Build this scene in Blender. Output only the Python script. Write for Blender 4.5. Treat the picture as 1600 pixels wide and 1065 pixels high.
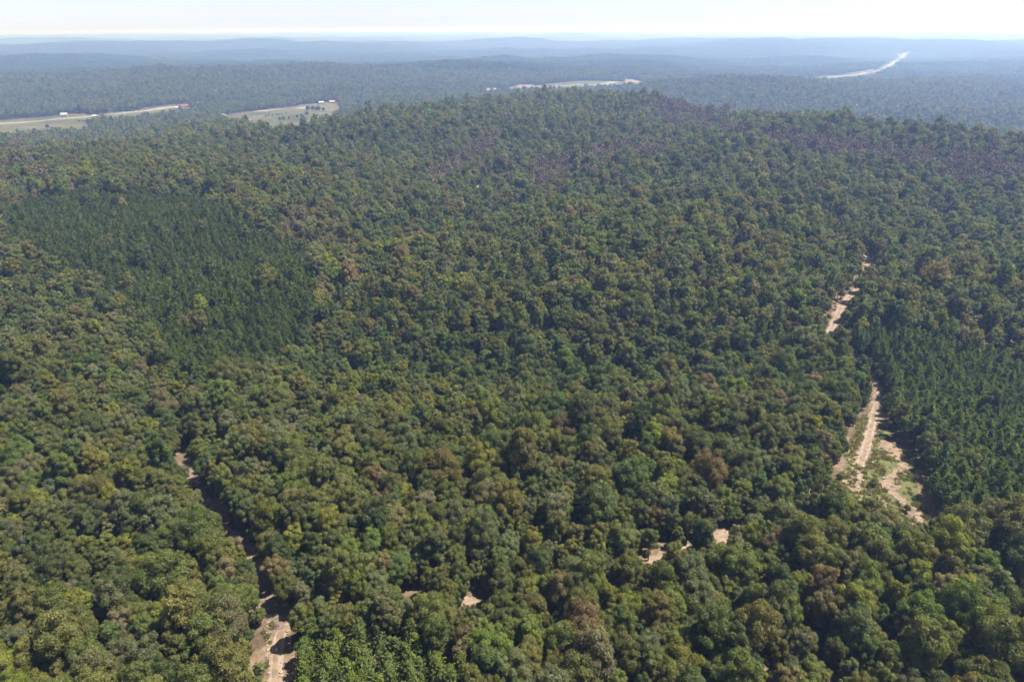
import bpy, math, random
import numpy as np
from mathutils import Vector, Matrix

# ------------------------------------------------------------------ scene, camera, light
SC = bpy.context.scene
COL = SC.collection
for o in list(bpy.data.objects):
    bpy.data.objects.remove(o)
R = math.radians
rng = np.random.default_rng(7)
random.seed(7)

CAM_Z = 124.0
FPX = 1067.0                       # focal length in photo pixels (1600 wide)
CX, CY = 800.0, 532.5
PITCH = R(24.55)
ROLL = R(0.28)

cam_d = bpy.data.cameras.new('camera')
cam = bpy.data.objects.new('camera', cam_d)
COL.objects.link(cam)
cam_d.sensor_fit = 'HORIZONTAL'
cam_d.angle_x = 2 * math.atan(800.0 / FPX)
cam_d.clip_start = 1.0
cam_d.clip_end = 120000.0
FWD = np.array([0.0, math.cos(PITCH), -math.sin(PITCH)])
RGT0 = np.array([1.0, 0.0, 0.0])
UP0 = np.array([0.0, math.sin(PITCH), math.cos(PITCH)])
RGT = RGT0 * math.cos(ROLL) - UP0 * math.sin(ROLL)
UP = UP0 * math.cos(ROLL) + RGT0 * math.sin(ROLL)
cam.matrix_world = Matrix(((RGT[0], UP[0], -FWD[0], 0.0), (RGT[1], UP[1], -FWD[1], 0.0),
                           (RGT[2], UP[2], -FWD[2], CAM_Z), (0, 0, 0, 1)))
SC.camera = cam

SUN_AZ, SUN_EL = R(82), R(61)      # clockwise from the viewing direction (+Y)
world = bpy.data.worlds.new('World')
SC.world = world
world.use_nodes = True
wn = world.node_tree
sky = wn.nodes.new('ShaderNodeTexSky')
sky.sky_type = 'NISHITA'
sky.sun_disc = False
sky.sun_elevation = SUN_EL
sky.sun_rotation = SUN_AZ
sky.altitude = 1500
sky.air_density = 0.8
sky.dust_density = 0.6
sky.ozone_density = 2.0
pale = wn.nodes.new('ShaderNodeMix'); pale.data_type = 'RGBA'; pale.blend_type = 'MULTIPLY'; pale.inputs[0].default_value = 1.0
pale.inputs[7].default_value = (0.99, 0.95, 1.13, 1)             # whiter, milkier late-summer air
wn.links.new(sky.outputs[0], pale.inputs[6])
hsv = wn.nodes.new('ShaderNodeHueSaturation'); hsv.inputs['Saturation'].default_value = 0.5
wn.links.new(pale.outputs[2], hsv.inputs['Color'])
wn.links.new(hsv.outputs[0], wn.nodes['Background'].inputs[0])
wn.nodes['Background'].inputs[1].default_value = 0.047

sun_d = bpy.data.lights.new('sun', 'SUN')
sun_d.energy = 4.4
sun_d.angle = R(0.55)
sun_d.color = (1.0, 0.94, 0.84)
sun = bpy.data.objects.new('sun', sun_d)
COL.objects.link(sun)
sdir = Vector((math.sin(SUN_AZ) * math.cos(SUN_EL), math.cos(SUN_AZ) * math.cos(SUN_EL), math.sin(SUN_EL)))
sun.rotation_euler = sdir.to_track_quat('Z', 'Y').to_euler()
sun.location = (0, 0, 140)

SC.view_settings.view_transform = 'Standard'
SC.view_settings.look = 'None'
SC.view_settings.exposure = 1.62
SC.view_settings.gamma = 1.0
SC.view_settings.use_curve_mapping = False
cy = SC.cycles
cy.max_bounces = 6
cy.diffuse_bounces = 4
cy.glossy_bounces = 1
cy.transmission_bounces = 4
cy.volume_bounces = 1
cy.transparent_max_bounces = 4
cy.use_adaptive_sampling = True
cy.adaptive_threshold = 0.02
cy.use_denoising = True
cy.denoiser = 'OPENIMAGEDENOISE'
cy.denoising_prefilter = 'ACCURATE'
cy.sample_clamp_indirect = 6.0
cy.caustics_reflective = False
cy.caustics_refractive = False

# ------------------------------------------------------------------ noise and terrain height
def _hash(ix, iy, seed):
    n = (ix.astype(np.int64) * 374761393 + iy.astype(np.int64) * 668265263 + seed * 1442695041) & 0x7fffffff
    n = ((n ^ (n >> 13)) * 1274126177) & 0x7fffffff
    n = ((n ^ (n >> 16)) * 2246822519) & 0x7fffffff
    return (n & 0xffff) / 65535.0

def vnoise(x, y, scale, seed=0):
    x = np.asarray(x, float) / scale; y = np.asarray(y, float) / scale
    ix = np.floor(x); iy = np.floor(y)
    fx = x - ix; fy = y - iy
    fx = fx * fx * fx * (fx * (fx * 6 - 15) + 10); fy = fy * fy * fy * (fy * (fy * 6 - 15) + 10)
    a = _hash(ix, iy, seed); b = _hash(ix + 1, iy, seed)
    c = _hash(ix, iy + 1, seed); d = _hash(ix + 1, iy + 1, seed)
    return (a * (1 - fx) + b * fx) * (1 - fy) + (c * (1 - fx) + d * fx) * fy * 1.0

def fbm(x, y, scale, seed=0, octs=3):
    v = 0.0; a = 1.0; t = 0.0
    for k in range(octs):
        v = v + a * vnoise(x + 37.7 * k, y - 91.3 * k, scale / 2 ** k, seed + k); t += a; a *= 0.5
    return v / t * 2 - 1

def sstep(a, b, v):
    t = np.clip((v - a) / (b - a), 0, 1)
    return t * t * (3 - 2 * t)

RX = np.array([-4000, -1500, -900, -560, -380, -200, -60, 100, 210, 318, 400, 483, 700, 1100, 4000.0])
RY = np.array([260, 330, 420, 520, 640, 840, 1060, 1160, 1050, 870, 710, 590, 430, 280, 60.0])

def gauss(x, y, cx, cy_, sx, sy, rot=0.0):
    c, s = math.cos(rot), math.sin(rot)
    dx = x - cx; dy = y - cy_
    u = dx * c + dy * s; v = -dx * s + dy * c
    return np.exp(-(u / sx) ** 2 - (v / sy) ** 2)

def height(x, y):
    x = np.asarray(x, float); y = np.asarray(y, float)
    r = np.hypot(x, y)
    f = np.interp(x, RX, RY)
    w = np.interp(x, [-900, -300, 100, 500], [1050, 950, 560, 330])
    valley = sstep(0, 1, (y - f) / w)
    crest = np.interp(x, [-500, -150, 100, 330, 520], [0, 8, 17, 12, 6]) * np.exp(-((y - f) / 190.0) ** 2)
    near = 1 - sstep(2500, 6000, r)
    h = -52.0 * valley + crest
    # folds and gullies of the plateau
    h = h + (15.0 * fbm(x, y, 230, 11, 3) + 2.5 * fbm(x, y, 80, 21, 2)) * (0.35 + 0.65 * sstep(120, 380, r)) * near * (1 - 0.25 * valley)
    # the gully in the middle of the woods
    h = h - 16.0 * gauss(x, y, 10, 260, 230, 36, R(-8)) - 15.0 * gauss(x, y, -140, 400, 190, 42, R(38)) * 1.0
    h = h + 6.0 * gauss(x, y, 120, 420, 200, 60, R(20))
    h = h + 13.0 * fbm(x, y, 330, 151, 2) * sstep(380, 620, y) * (1 - sstep(900, 1200, y)) * (1 - sstep(0, 300, x))
    # hills beyond the valley road and in the basin
    h = h + 38.0 * gauss(x, y, -1250, 2250, 1050, 420, R(22)) + 24 * gauss(x, y, -250, 2900, 700, 380, R(15))
    h = h + 36.0 * gauss(x, y, 640, 2020, 330, 300)
    h = h + 14.0 * gauss(x, y, 1650, 1900, 500, 400)
    road = np.interp(x, [-1300, -900, -740, -30, 380, 1150, 1670, 2300, 3000], [1280, 1620, 1850, 2260, 2490, 2790, 3300, 4430, 5650])
    beyond = sstep(150, 800, y - road)
    h = h + beyond * 34.0 * (fbm(x, y, 620, 131, 3) + 0.15) + (1 - beyond) * valley * 9.0 * fbm(x, y, 420, 141, 2) * sstep(60, 300, np.abs(y - road))
    far = sstep(2400, 5200, r)
    h = h + far * (16 + 68.0 * fbm(x * 0.7, y, 1700, 31, 3) + 16 * fbm(x, y, 800, 41, 2)) * (1 - 0.6 * sstep(9000, 16000, r)) + 60 * sstep(9000, 20000, r)
    h = h + 62 * gauss(x, y, -2900, 7300, 1100, 600) + 40 * gauss(x, y, -5200, 9000, 2600, 700)
    h = h - 26 * gauss(x, y, 2200, 4200, 700, 600)
    h = np.minimum(h, 92)
    return h

# ------------------------------------------------------------------ pixel <-> world
def ray(px, py):
    d = FWD + RGT * ((px - CX) / FPX) + UP * ((CY - py) / FPX)
    return d

_ts = np.geomspace(60, 40000, 2600)
def pix(px, py, up=0.0):
    """point on the terrain (plus `up` metres) that a photo pixel looks at"""
    d = ray(px, py)
    X = d[0] * _ts; Y = d[1] * _ts; Z = CAM_Z + d[2] * _ts
    under = Z < height(X, Y) + up
    k = int(np.argmax(under))
    if not under.any():
        k = len(_ts) - 1
    t0, t1 = _ts[max(k - 1, 0)], _ts[k]
    for _ in range(18):
        tm = 0.5 * (t0 + t1)
        if CAM_Z + d[2] * tm < float(height(d[0] * tm, d[1] * tm)) + up: t1 = tm
        else: t0 = tm
    return np.array([d[0] * t1, d[1] * t1])

def project(x, y, z):
    rx, ry, rz = x, y, z - CAM_Z
    u = rx * RGT[0] + ry * RGT[1] + rz * RGT[2]
    v = rx * UP[0] + ry * UP[1] + rz * UP[2]
    w = rx * FWD[0] + ry * FWD[1] + rz * FWD[2]
    w = np.where(w > 1, w, 1e-6)
    ok = w > 1
    return np.where(ok, CX + FPX * u / w, 1e9), np.where(ok, CY - FPX * v / w, 1e9), w

def poly_of(pts, up=0.0):
    return np.array([pix(a, b, up) for a, b in pts])

def inside(poly, x, y):
    res = np.zeros(np.shape(x), bool)
    n = len(poly)
    j = n - 1
    for i in range(n):
        xi, yi = poly[i]; xj, yj = poly[j]
        c = ((yi > y) != (yj > y)) & (x < (xj - xi) * (y - yi) / (yj - yi + 1e-12) + xi)
        res ^= c
        j = i
    return res

def dist_line(line, x, y):
    best = np.full(np.shape(x), 1e9)
    for (ax, ay), (bx, by) in zip(line[:-1], line[1:]):
        dx, dy = bx - ax, by - ay
        L2 = dx * dx + dy * dy + 1e-9
        t = np.clip(((x - ax) * dx + (y - ay) * dy) / L2, 0, 1)
        best = np.minimum(best, np.hypot(x - ax - t * dx, y - ay - t * dy))
    return best

def smooth_line(pts, step):
    """Catmull-Rom through the points, resampled"""
    P = [np.array(p, float) for p in pts]
    P = [2 * P[0] - P[1]] + P + [2 * P[-1] - P[-2]]
    out = []
    for i in range(1, len(P) - 2):
        p0, p1, p2, p3 = P[i - 1:i + 3]
        n = max(2, int(np.linalg.norm(p2 - p1) / step))
        for k in range(n):
            t = k / n
            out.append(0.5 * ((2 * p1) + (-p0 + p2) * t + (2 * p0 - 5 * p1 + 4 * p2 - p3) * t * t + (-p0 + 3 * p1 - 3 * p2 + p3) * t ** 3))
    out.append(P[-2])
    return np.array(out)

# ------------------------------------------------------------------ materials
def new_mat(name):
    m = bpy.data.materials.new(name); m.use_nodes = True
    nt = m.node_tree
    for n in list(nt.nodes): nt.nodes.remove(n)
    out = nt.nodes.new('ShaderNodeOutputMaterial')
    return m, nt, out

def noise_node(nt, scale, detail=4, rough=0.6, co='Position'):
    g = nt.nodes.new('ShaderNodeNewGeometry')
    n = nt.nodes.new('ShaderNodeTexNoise')
    n.inputs['Scale'].default_value = scale; n.inputs['Detail'].default_value = detail; n.inputs['Roughness'].default_value = rough
    nt.links.new(g.outputs['Position'], n.inputs['Vector'])
    return n

def ramp(nt, src, stops):
    r = nt.nodes.new('ShaderNodeValToRGB')
    el = r.color_ramp.elements
    while len(el) > 1: el.remove(el[-1])
    el[0].position = stops[0][0]; el[0].color = (*stops[0][1], 1)
    for p, c in stops[1:]:
        e = el.new(p); e.color = (*c, 1)
    nt.links.new(src, r.inputs[0])
    return r

def mix(nt, a, b, fac, mode='MIX'):
    m = nt.nodes.new('ShaderNodeMix'); m.data_type = 'RGBA'; m.blend_type = mode
    for s, v in ((m.inputs[0], fac), (m.inputs[6], a), (m.inputs[7], b)):
        if hasattr(v, 'is_linked'): nt.links.new(v, s)
        elif isinstance(v, (int, float)): s.default_value = v
        else: s.default_value = (*v, 1)
    return m.outputs[2]

def mat_surface(name, stops, scale, rough=0.9, bump=0.3, bscale=None, fine=None, spec=0.2):
    m, nt, out = new_mat(name)
    n = noise_node(nt, scale, 5, 0.62)
    r = ramp(nt, n.outputs[0], stops)
    col = r.outputs[0]
    if fine:
        n2 = noise_node(nt, fine[0], 3, 0.6)
        r2 = ramp(nt, n2.outputs[0], [(0.3, (1 - fine[1],) * 3), (0.7, (1 + fine[1],) * 3)])
        col = mix(nt, col, r2.outputs[0], 1.0, 'MULTIPLY')
    p = nt.nodes.new('ShaderNodeBsdfPrincipled')
    p.inputs['Roughness'].default_value = rough
    p.inputs['Specular IOR Level'].default_value = spec
    nt.links.new(col, p.inputs['Base Color'])
    if bump:
        nb = noise_node(nt, bscale or scale * 4, 4, 0.6)
        b = nt.nodes.new('ShaderNodeBump'); b.inputs['Strength'].default_value = bump; b.inputs['Distance'].default_value = 0.4
        nt.links.new(nb.outputs[0], b.inputs['Height']); nt.links.new(b.outputs[0], p.inputs['Normal'])
    nt.links.new(p.outputs[0], out.inputs[0])
    return m

def mat_leaf(name, transl=0.3, gloss=0.06, jitter=0.35):
    """foliage: colour of each tree from its own 'tint', leaves differ a little from each other"""
    m, nt, out = new_mat(name)
    t = nt.nodes.new('ShaderNodeAttribute'); t.attribute_type = 'INSTANCER'; t.attribute_name = 'tint'
    v = nt.nodes.new('ShaderNodeAttribute'); v.attribute_type = 'GEOMETRY'; v.attribute_name = 'leafvar'
    r = ramp(nt, v.outputs['Fac'], [(0.0, (1 - jitter, 1 - jitter, 1 - jitter * 0.8)), (0.5, (1, 1, 1)), (1.0, (1 + jitter * 1.2, 1 + jitter, 1 + jitter * 0.7))])
    col = mix(nt, t.outputs['Color'], r.outputs[0], 1.0, 'MULTIPLY')
    d = nt.nodes.new('ShaderNodeBsdfDiffuse'); nt.links.new(col, d.inputs[0])
    tr = nt.nodes.new('ShaderNodeBsdfTranslucent')
    tc = mix(nt, col, (1.25, 1.3, 0.55), 1.0, 'MULTIPLY'); nt.links.new(tc, tr.inputs[0])
    mx = nt.nodes.new('ShaderNodeMixShader'); mx.inputs[0].default_value = transl
    nt.links.new(d.outputs[0], mx.inputs[1]); nt.links.new(tr.outputs[0], mx.inputs[2])
    g = nt.nodes.new('ShaderNodeBsdfGlossy'); g.inputs['Roughness'].default_value = 0.5
    g.inputs['Color'].default_value = (0.75, 0.85, 0.8, 1)
    mx2 = nt.nodes.new('ShaderNodeMixShader'); mx2.inputs[0].default_value = gloss
    nt.links.new(mx.outputs[0], mx2.inputs[1]); nt.links.new(g.outputs[0], mx2.inputs[2])
    nt.links.new(mx2.outputs[0], out.inputs[0])
    return m

M_LEAF = mat_leaf('broad leaves', 0.5, 0.015, 0.30)
M_NEEDLE = mat_leaf('pine needles', 0.45, 0.01, 0.28)
M_TWIG = mat_leaf('twigs and dry leaves', 0.05, 0.0, 0.3)
M_BARK = mat_surface('bark', [(0.3, (0.075, 0.058, 0.045)), (0.7, (0.17, 0.14, 0.115))], 1.6, 0.95, 0.5, 6)
M_BARK_DEAD = mat_surface('weathered grey bark', [(0.3, (0.16, 0.145, 0.14)), (0.7, (0.30, 0.28, 0.27))], 1.8, 0.95, 0.4, 6)
M_SAND = mat_surface('sandy gravel', [(0.28, (0.105, 0.074, 0.050)), (0.5, (0.18, 0.130, 0.092)), (0.75, (0.25, 0.190, 0.142))], 0.35, 0.95, 0.5, 1.8, fine=(2.2, 0.22))
M_RUT = mat_surface('packed pale sand', [(0.3, (0.185, 0.143, 0.11)), (0.7, (0.27, 0.22, 0.175))], 0.5, 0.95, 0.4, 2.5, fine=(3.0, 0.15))
M_LANE = mat_surface('dirt with leaf litter', [(0.30, (0.07, 0.052, 0.040)), (0.5, (0.14, 0.105, 0.080)), (0.72, (0.25, 0.19, 0.145))], 0.45, 0.95, 0.6, 1.8, fine=(2.0, 0.3))
M_MEADOW = mat_surface('dry meadow grass', [(0.36, (0.045, 0.050, 0.020)), (0.5, (0.072, 0.070, 0.031)), (0.64, (0.105, 0.088, 0.048))], 0.014, 0.95, 0.2, 0.5, fine=(0.12, 0.3))
M_STRIP = mat_surface('rough roadside grass', [(0.3, (0.05, 0.06, 0.024)), (0.7, (0.085, 0.085, 0.036))], 0.03, 0.95, 0.2, 0.5, fine=(0.15, 0.15))
M_GRASS = mat_surface('short clearing grass', [(0.32, (0.055, 0.065, 0.02)), (0.5, (0.085, 0.09, 0.03)), (0.60, (0.12, 0.105, 0.05)), (0.70, (0.22, 0.175, 0.12))], 0.16, 0.95, 0.5, 1.2, fine=(1.4, 0.25))
M_VERGE = mat_surface('mown dry verge', [(0.3, (0.13, 0.115, 0.065)), (0.7, (0.19, 0.16, 0.10))], 0.03, 0.95, 0.1, 0.5)
M_ROAD = mat_surface('pale worn asphalt', [(0.3, (0.15, 0.14, 0.125)), (0.7, (0.21, 0.195, 0.175))], 0.05, 0.85, 0.0)
M_LINE = mat_surface('road paint', [(0.3, (0.7, 0.7, 0.66)), (0.7, (0.8, 0.8, 0.76))], 0.5, 0.7, 0.0)
M_WHITE = mat_surface('white siding', [(0.3, (0.30, 0.30, 0.29)), (0.7, (0.38, 0.38, 0.37))], 0.5, 0.6, 0.0)
M_TIN = mat_surface('pale metal roof', [(0.3, (0.26, 0.27, 0.28)), (0.7, (0.36, 0.37, 0.38))], 0.4, 0.4, 0.0)
M_RED = mat_surface('rust red roof', [(0.3, (0.13, 0.055, 0.042)), (0.7, (0.18, 0.075, 0.058))], 0.3, 0.7, 0.0)
M_DARK = mat_surface('dark opening', [(0.3, (0.03, 0.03, 0.035)), (0.7, (0.05, 0.05, 0.055))], 0.5, 0.3, 0.0)

def mat_ground():
    m, nt, out = new_mat('forest floor')
    n = noise_node(nt, 0.12, 6, 0.65)
    litter = ramp(nt, n.outputs[0], [(0.30, (0.055, 0.040, 0.028)), (0.48, (0.11, 0.082, 0.056)), (0.62, (0.17, 0.125, 0.09)), (0.76, (0.07, 0.075, 0.03))])
    n2 = noise_node(nt, 1.6, 4, 0.7)
    fine = ramp(nt, n2.outputs[0], [(0.3, (0.7, 0.7, 0.7)), (0.7, (1.25, 1.22, 1.2))])
    near = mix(nt, litter.outputs[0], fine.outputs[0], 1.0, 'MULTIPLY')
    # far-off woods, too distant for their trees to be told apart
    nf = noise_node(nt, 0.006, 9, 0.72)
    wood = ramp(nt, nf.outputs[0], [(0.34, (0.024, 0.040, 0.017)), (0.5, (0.042, 0.060, 0.024)), (0.62, (0.066, 0.078, 0.034)), (0.74, (0.09, 0.085, 0.045))])
    nf2 = noise_node(nt, 0.0011, 4, 0.6)
    tone = ramp(nt, nf2.outputs[0], [(0.35, (0.75, 0.78, 0.8)), (0.65, (1.2, 1.15, 1.1))])
    woods = mix(nt, wood.outputs[0], tone.outputs[0], 1.0, 'MULTIPLY')
    a = nt.nodes.new('ShaderNodeAttribute'); a.attribute_name = 'woods'
    col = mix(nt, near, woods, a.outputs['Fac'])
    d = nt.nodes.new('ShaderNodeBsdfDiffuse'); nt.links.new(col, d.inputs[0])
    nt.links.new(d.outputs[0], out.inputs[0])
    return m
M_GROUND = mat_ground()

# ------------------------------------------------------------------ mesh helpers
def mesh_np(name, V, F, mat=None, smooth=False, leafvar=None):
    """F: (n,k) array of equal-sized faces"""
    me = bpy.data.meshes.new(name)
    V = np.asarray(V, np.float32); F = np.asarray(F, np.int32)
    me.vertices.add(len(V)); me.vertices.foreach_set('co', V.ravel())
    k = F.shape[1]
    me.loops.add(F.size); me.loops.foreach_set('vertex_index', F.ravel())
    me.polygons.add(len(F)); me.polygons.foreach_set('loop_start', np.arange(0, F.size, k, dtype=np.int32))
    if smooth: me.polygons.foreach_set('use_smooth', np.ones(len(F), bool))
    if leafvar is not None:
        at = me.attributes.new('leafvar', 'FLOAT', 'FACE')
        at.data.foreach_set('value', np.asarray(leafvar, np.float32))
    me.update(calc_edges=True)
    if mat: me.materials.append(mat)
    return me

def link(name, me, parent=None):
    o = bpy.data.objects.new(name, me); COL.objects.link(o)
    if parent is not None: o.parent = parent
    return o

def tag(o, label=None, cat=None, group=None, kind=None):
    if label: o['label'] = label
    if cat: o['category'] = cat
    if group: o['group'] = group
    if kind: o['kind'] = kind
    return o

def ribbon(name, line, width, mat, lift, across=5, wob=0.0, parent=None, profile=None, seed=0, off=0.0):
    line = np.asarray(line)
    d = np.gradient(line, axis=0); d /= np.linalg.norm(d, axis=1)[:, None] + 1e-9
    nrm = np.stack([-d[:, 1], d[:, 0]], 1)
    n = len(line); s = np.linspace(-0.5, 0.5, across)
    ar = np.arange(n)
    wl = np.full(n, width) * (1 + wob * fbm(ar * 1.0, ar * 0.3, 7, seed + 5, 3))
    wc = wob * width * 0.3 * fbm(ar * 1.0, ar * 0.7, 11, seed + 9, 2) + off
    P = line[:, None, :] + nrm[:, None, :] * (s[None, :, None] * wl[:, None, None] + wc[:, None, None])
    x = P[..., 0]; y = P[..., 1]
    z = height(x, y) + lift
    if profile is not None: z = z + np.interp(s, np.linspace(-0.5, 0.5, len(profile)), profile)[None, :]
    V = np.stack([x, y, z], -1).reshape(-1, 3)
    i = (np.arange(n - 1)[:, None] * across + np.arange(across - 1)[None, :]).ravel()
    F = np.stack([i, i + across, i + across + 1, i + 1], 1)
    return link(name, mesh_np(name, V, F, mat, True), parent)

def patch(name, poly, mat, lift, step, parent=None, ragged=0.0, seed=0):
    """ragged sheet laid on the terrain inside a polygon"""
    x0, y0 = poly.min(0) - 4 * step; x1, y1 = poly.max(0) + 4 * step
    gx = np.arange(x0, x1 + step, step); gy = np.arange(y0, y1 + step, step)
    X, Y = np.meshgrid(gx, gy)
    jx = X + ragged * step * 4 * fbm(X, Y, step * 6, seed, 2); jy = Y + ragged * step * 4 * fbm(X, Y, step * 6, seed + 50, 2)
    cxs = 0.25 * (jx[:-1, :-1] + jx[1:, 1:] + jx[1:, :-1] + jx[:-1, 1:]); cys = 0.25 * (jy[:-1, :-1] + jy[1:, 1:] + jy[1:, :-1] + jy[:-1, 1:])
    keep = inside(poly, cxs, cys)
    nx = X.shape[1]
    ii, jj = np.nonzero(keep)
    a = ii * nx + jj
    F = np.stack([a, a + 1, a + nx + 1, a + nx], 1)
    V = np.stack([X, Y, height(X, Y) + lift], -1).reshape(-1, 3)
    u, inv = np.unique(F, return_inverse=True)
    return link(name, mesh_np(name, V[u], inv.reshape(F.shape), mat, True), parent)

# ------------------------------------------------------------------ the lie of the land in the photograph
def strip_of(back, front, up=15):
    # back edge on the ground, front edge where the tree tops before it end the view
    return np.concatenate([poly_of(back), poly_of(front, up)])
# the sandy track: from the far wood past the clearing, then down through the trees
TRACK_PX = [(1266, 232), (1262, 258), (1240, 272), (1197, 284), (1215, 310), (1290, 350), (1345, 395), (1358, 414), (1361, 428), (1350, 441), (1331, 460), (1315, 478), (1308, 495), (1299, 514),
            (1296, 530), (1312, 548), (1340, 570), (1358, 588), (1366, 606), (1371, 625), (1367, 645), (1360, 672), (1353, 700), (1345, 722),
            (1336, 745), (1318, 768), (1262, 790), (1200, 818), (1138, 836), (1050, 868), (1000, 890), (882, 914), (755, 944), (645, 958), (580, 962), (500, 968), (446, 982), (434, 1012), (430, 1065), (425, 1150)]
TRACK = smooth_line([pix(*p) for p in TRACK_PX], 1.6)
TRACK = TRACK[::1]
BRANCH_PX = [(434, 985), (424, 950), (408, 915), (398, 880), (375, 850), (345, 818), (322, 790), (300, 745), (292, 712)]
BRANCH = smooth_line([pix(*p) for p in BRANCH_PX], 1.6)
WASH_PX = [(1378, 688), (1398, 706), (1412, 722), (1395, 742), (1388, 762), (1402, 778), (1424, 796), (1438, 815), (1450, 830)]
WASH = smooth_line([pix(*p) for p in WASH_PX], 1.5)
CLEARING = np.concatenate([poly_of([(1362, 640), (1378, 655), (1392, 690), (1412, 700), (1425, 722), (1436, 745), (1432, 770), (1440, 790), (1456, 812)]), poly_of([(1446, 830), (1426, 826), (1406, 805), (1380, 785), (1362, 768), (1335, 768), (1318, 748)], 6), poly_of([(1322, 720), (1320, 700), (1336, 680), (1344, 655)])])
PINES_L = poly_of([(0, 318), (60, 296), (190, 284), (300, 300), (400, 340), (450, 372), (494, 400), (486, 470), (480, 512), (425, 545), (340, 566), (296, 572), (266, 556), (232, 508), (170, 452), (120, 408), (60, 392), (0, 352)], 13)
PINES_R = poly_of([(1322, 500), (1400, 503), (1480, 512), (1560, 545), (1600, 562), (1700, 590), (1750, 850), (1600, 808), (1540, 806), (1480, 786), (1436, 768), (1430, 735), (1475, 700), (1468, 668), (1418, 648), (1385, 618), (1372, 590), (1348, 552)], 9)
PINES_B = poly_of([(452, 1030), (500, 985), (560, 972), (660, 962), (712, 985), (724, 1030), (700, 1130), (440, 1150)], 8)
TAN = poly_of([(450, 300), (520, 310), (560, 380), (560, 440), (500, 450), (500, 390), (430, 340)], 13)
GAP = strip_of([(726, 303), (750, 289), (794, 273)], [(798, 276), (768, 294), (733, 307)], 5)
BARES = [poly_of(p, 12) for p in (
    [(660, 275), (700, 245), (745, 215), (790, 205), (770, 235), (730, 255), (690, 280)],
    [(832, 288), (836, 255), (880, 245), (905, 252), (885, 275), (850, 292)],
    [(870, 245), (950, 222), (1040, 222), (1042, 245), (960, 252)],
    [(1020, 165), (1100, 168), (1140, 195), (1180, 212), (1100, 210), (1060, 200)],
    [(1130, 205), (1300, 212), (1420, 232), (1620, 245), (1640, 285), (1500, 280), (1380, 250), (1220, 235)],
    [(-60, 225), (60, 230), (110, 262), (60, 300), (-60, 300)])]
FIELD_A = strip_of([(-260, 206), (-60, 193), (0, 188), (70, 183), (138, 179)], [(137, 199), (90, 201), (40, 206), (0, 209), (-260, 232)])
STRIP_A = strip_of([(130, 181), (220, 172), (292, 163)], [(300, 169), (280, 171), (225, 178.5), (130, 186)])
STRIP_B = strip_of([(758, 139), (840, 134), (1006, 127)], [(1006, 130), (940, 133.2), (838, 137), (758, 141.5)], 15)
STRIP_C = strip_of([(1268, 121), (1320, 116.5), (1368, 109), (1384, 103), (1396, 94), (1409, 86), (1420, 81)], [(1424, 82.5), (1414, 87.5), (1400, 97), (1389, 106), (1374, 112.5), (1344, 117.8), (1320, 120.5), (1270, 124.5)], 15)
STRIPS = [STRIP_A, STRIP_B, STRIP_C]
FIELD_B = strip_of([(338, 182), (405, 173), (473, 164), (505, 161), (530, 160)], [(537, 168), (520, 178), (487, 192), (455, 199), (425, 199), (395, 193), (360, 188)], 14)
POND_STRIP = [pix(403, 175), pix(440, 170.5), pix(486, 167.5)]
LANE = [pix(392, 210), pix(412, 207), pix(436, 208.5)]
HWY_PX = [(-320, 216), (-120, 204), (0, 194), (80, 188), (150, 181.5), (220, 175), (290, 167.5), (330, 163)]
HWY1 = [pix(*p) for p in HWY_PX]
HWY2 = [pix(*p) for p in [(763, 140), (800, 137.5), (837, 135.5), (876, 135), (940, 132), (1003, 128.5)]]
HWY3 = [pix(*p) for p in [(1276, 123), (1320, 119), (1344, 116.5), (1371, 111.5), (1386, 105), (1398, 95.5), (1411, 87.5), (1421, 82)]]
HWY = smooth_line(HWY1 + [HWY1[-1] * 0.6 + HWY2[0] * 0.4] + HWY2 + HWY3, 14)
FAR_CLEAR = [poly_of(p) for p in ([(744, 101), (768, 100), (770, 97), (746, 98)], [(975, 131), (1008, 129), (992, 124.5), (978, 125)], [(803, 136.5), (836, 135), (834, 132.5), (812, 133)],
                                  [(1344, 116), (1350, 109), (1340, 110)], [(1354, 111), (1366, 111.5), (1362, 108)], [(1392, 89), (1408, 88), (1404, 84)])]
SPOTS = [pix(*p) for p in [(1398, 155), (1337, 166), (1344, 171), (1410, 190), (1397, 198), (1370, 203), (1355, 208), (988, 83), (990, 136), (440, 178)]]
for nm, v in (('track', TRACK), ('hwy1', HWY1), ('hwy2', HWY2), ('hwy3', HWY3), ('fieldB', FIELD_B), ('pinesL', PINES_L), ('pinesR', PINES_R)):
    v = np.asarray(v); print('LAY', nm, v[0].round(), v[len(v) // 2].round(), v[-1].round())

# ------------------------------------------------------------------ ground
def build_ground():
    ang = np.concatenate([np.linspace(-180, -58, 62)[:-1], np.linspace(-58, 58, 470), np.linspace(58, 180, 62)[1:]])
    rr = np.concatenate([[0.0], np.geomspace(12, 24000, 590)])
    A, RR = np.meshgrid(np.radians(ang), rr)
    X = RR * np.sin(A); Y = RR * np.cos(A)
    Z = height(X, Y)
    # beyond the planted trees the sheet itself is the top of the woods
    w = sstep(7500, 9000, RR)
    Z = Z + w * 13 + w * 9 * fbm(X, Y, 55, 77, 2)
    V = np.stack([X, Y, Z], -1).reshape(-1, 3)
    n = len(ang)
    i = (np.arange(len(rr) - 1)[:, None] * n + np.arange(n - 1)[None, :]).ravel()
    F = np.stack([i, i + 1, i + n + 1, i + n], 1)
    me = mesh_np('ground', V, F, M_GROUND, True)
    at = me.attributes.new('woods', 'FLOAT', 'POINT')
    at.data.foreach_set('value', sstep(2300, 3600, RR).ravel().astype(np.float32))
    o = link('ground', me)
    tag(o, 'brown forest floor of leaf litter rolling away to the horizon', 'ground', kind='structure')
    return float(Z.min()), float(Z.max())
ZMIN, ZMAX = build_ground()
print('GROUND', ZMIN, ZMAX)

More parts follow.
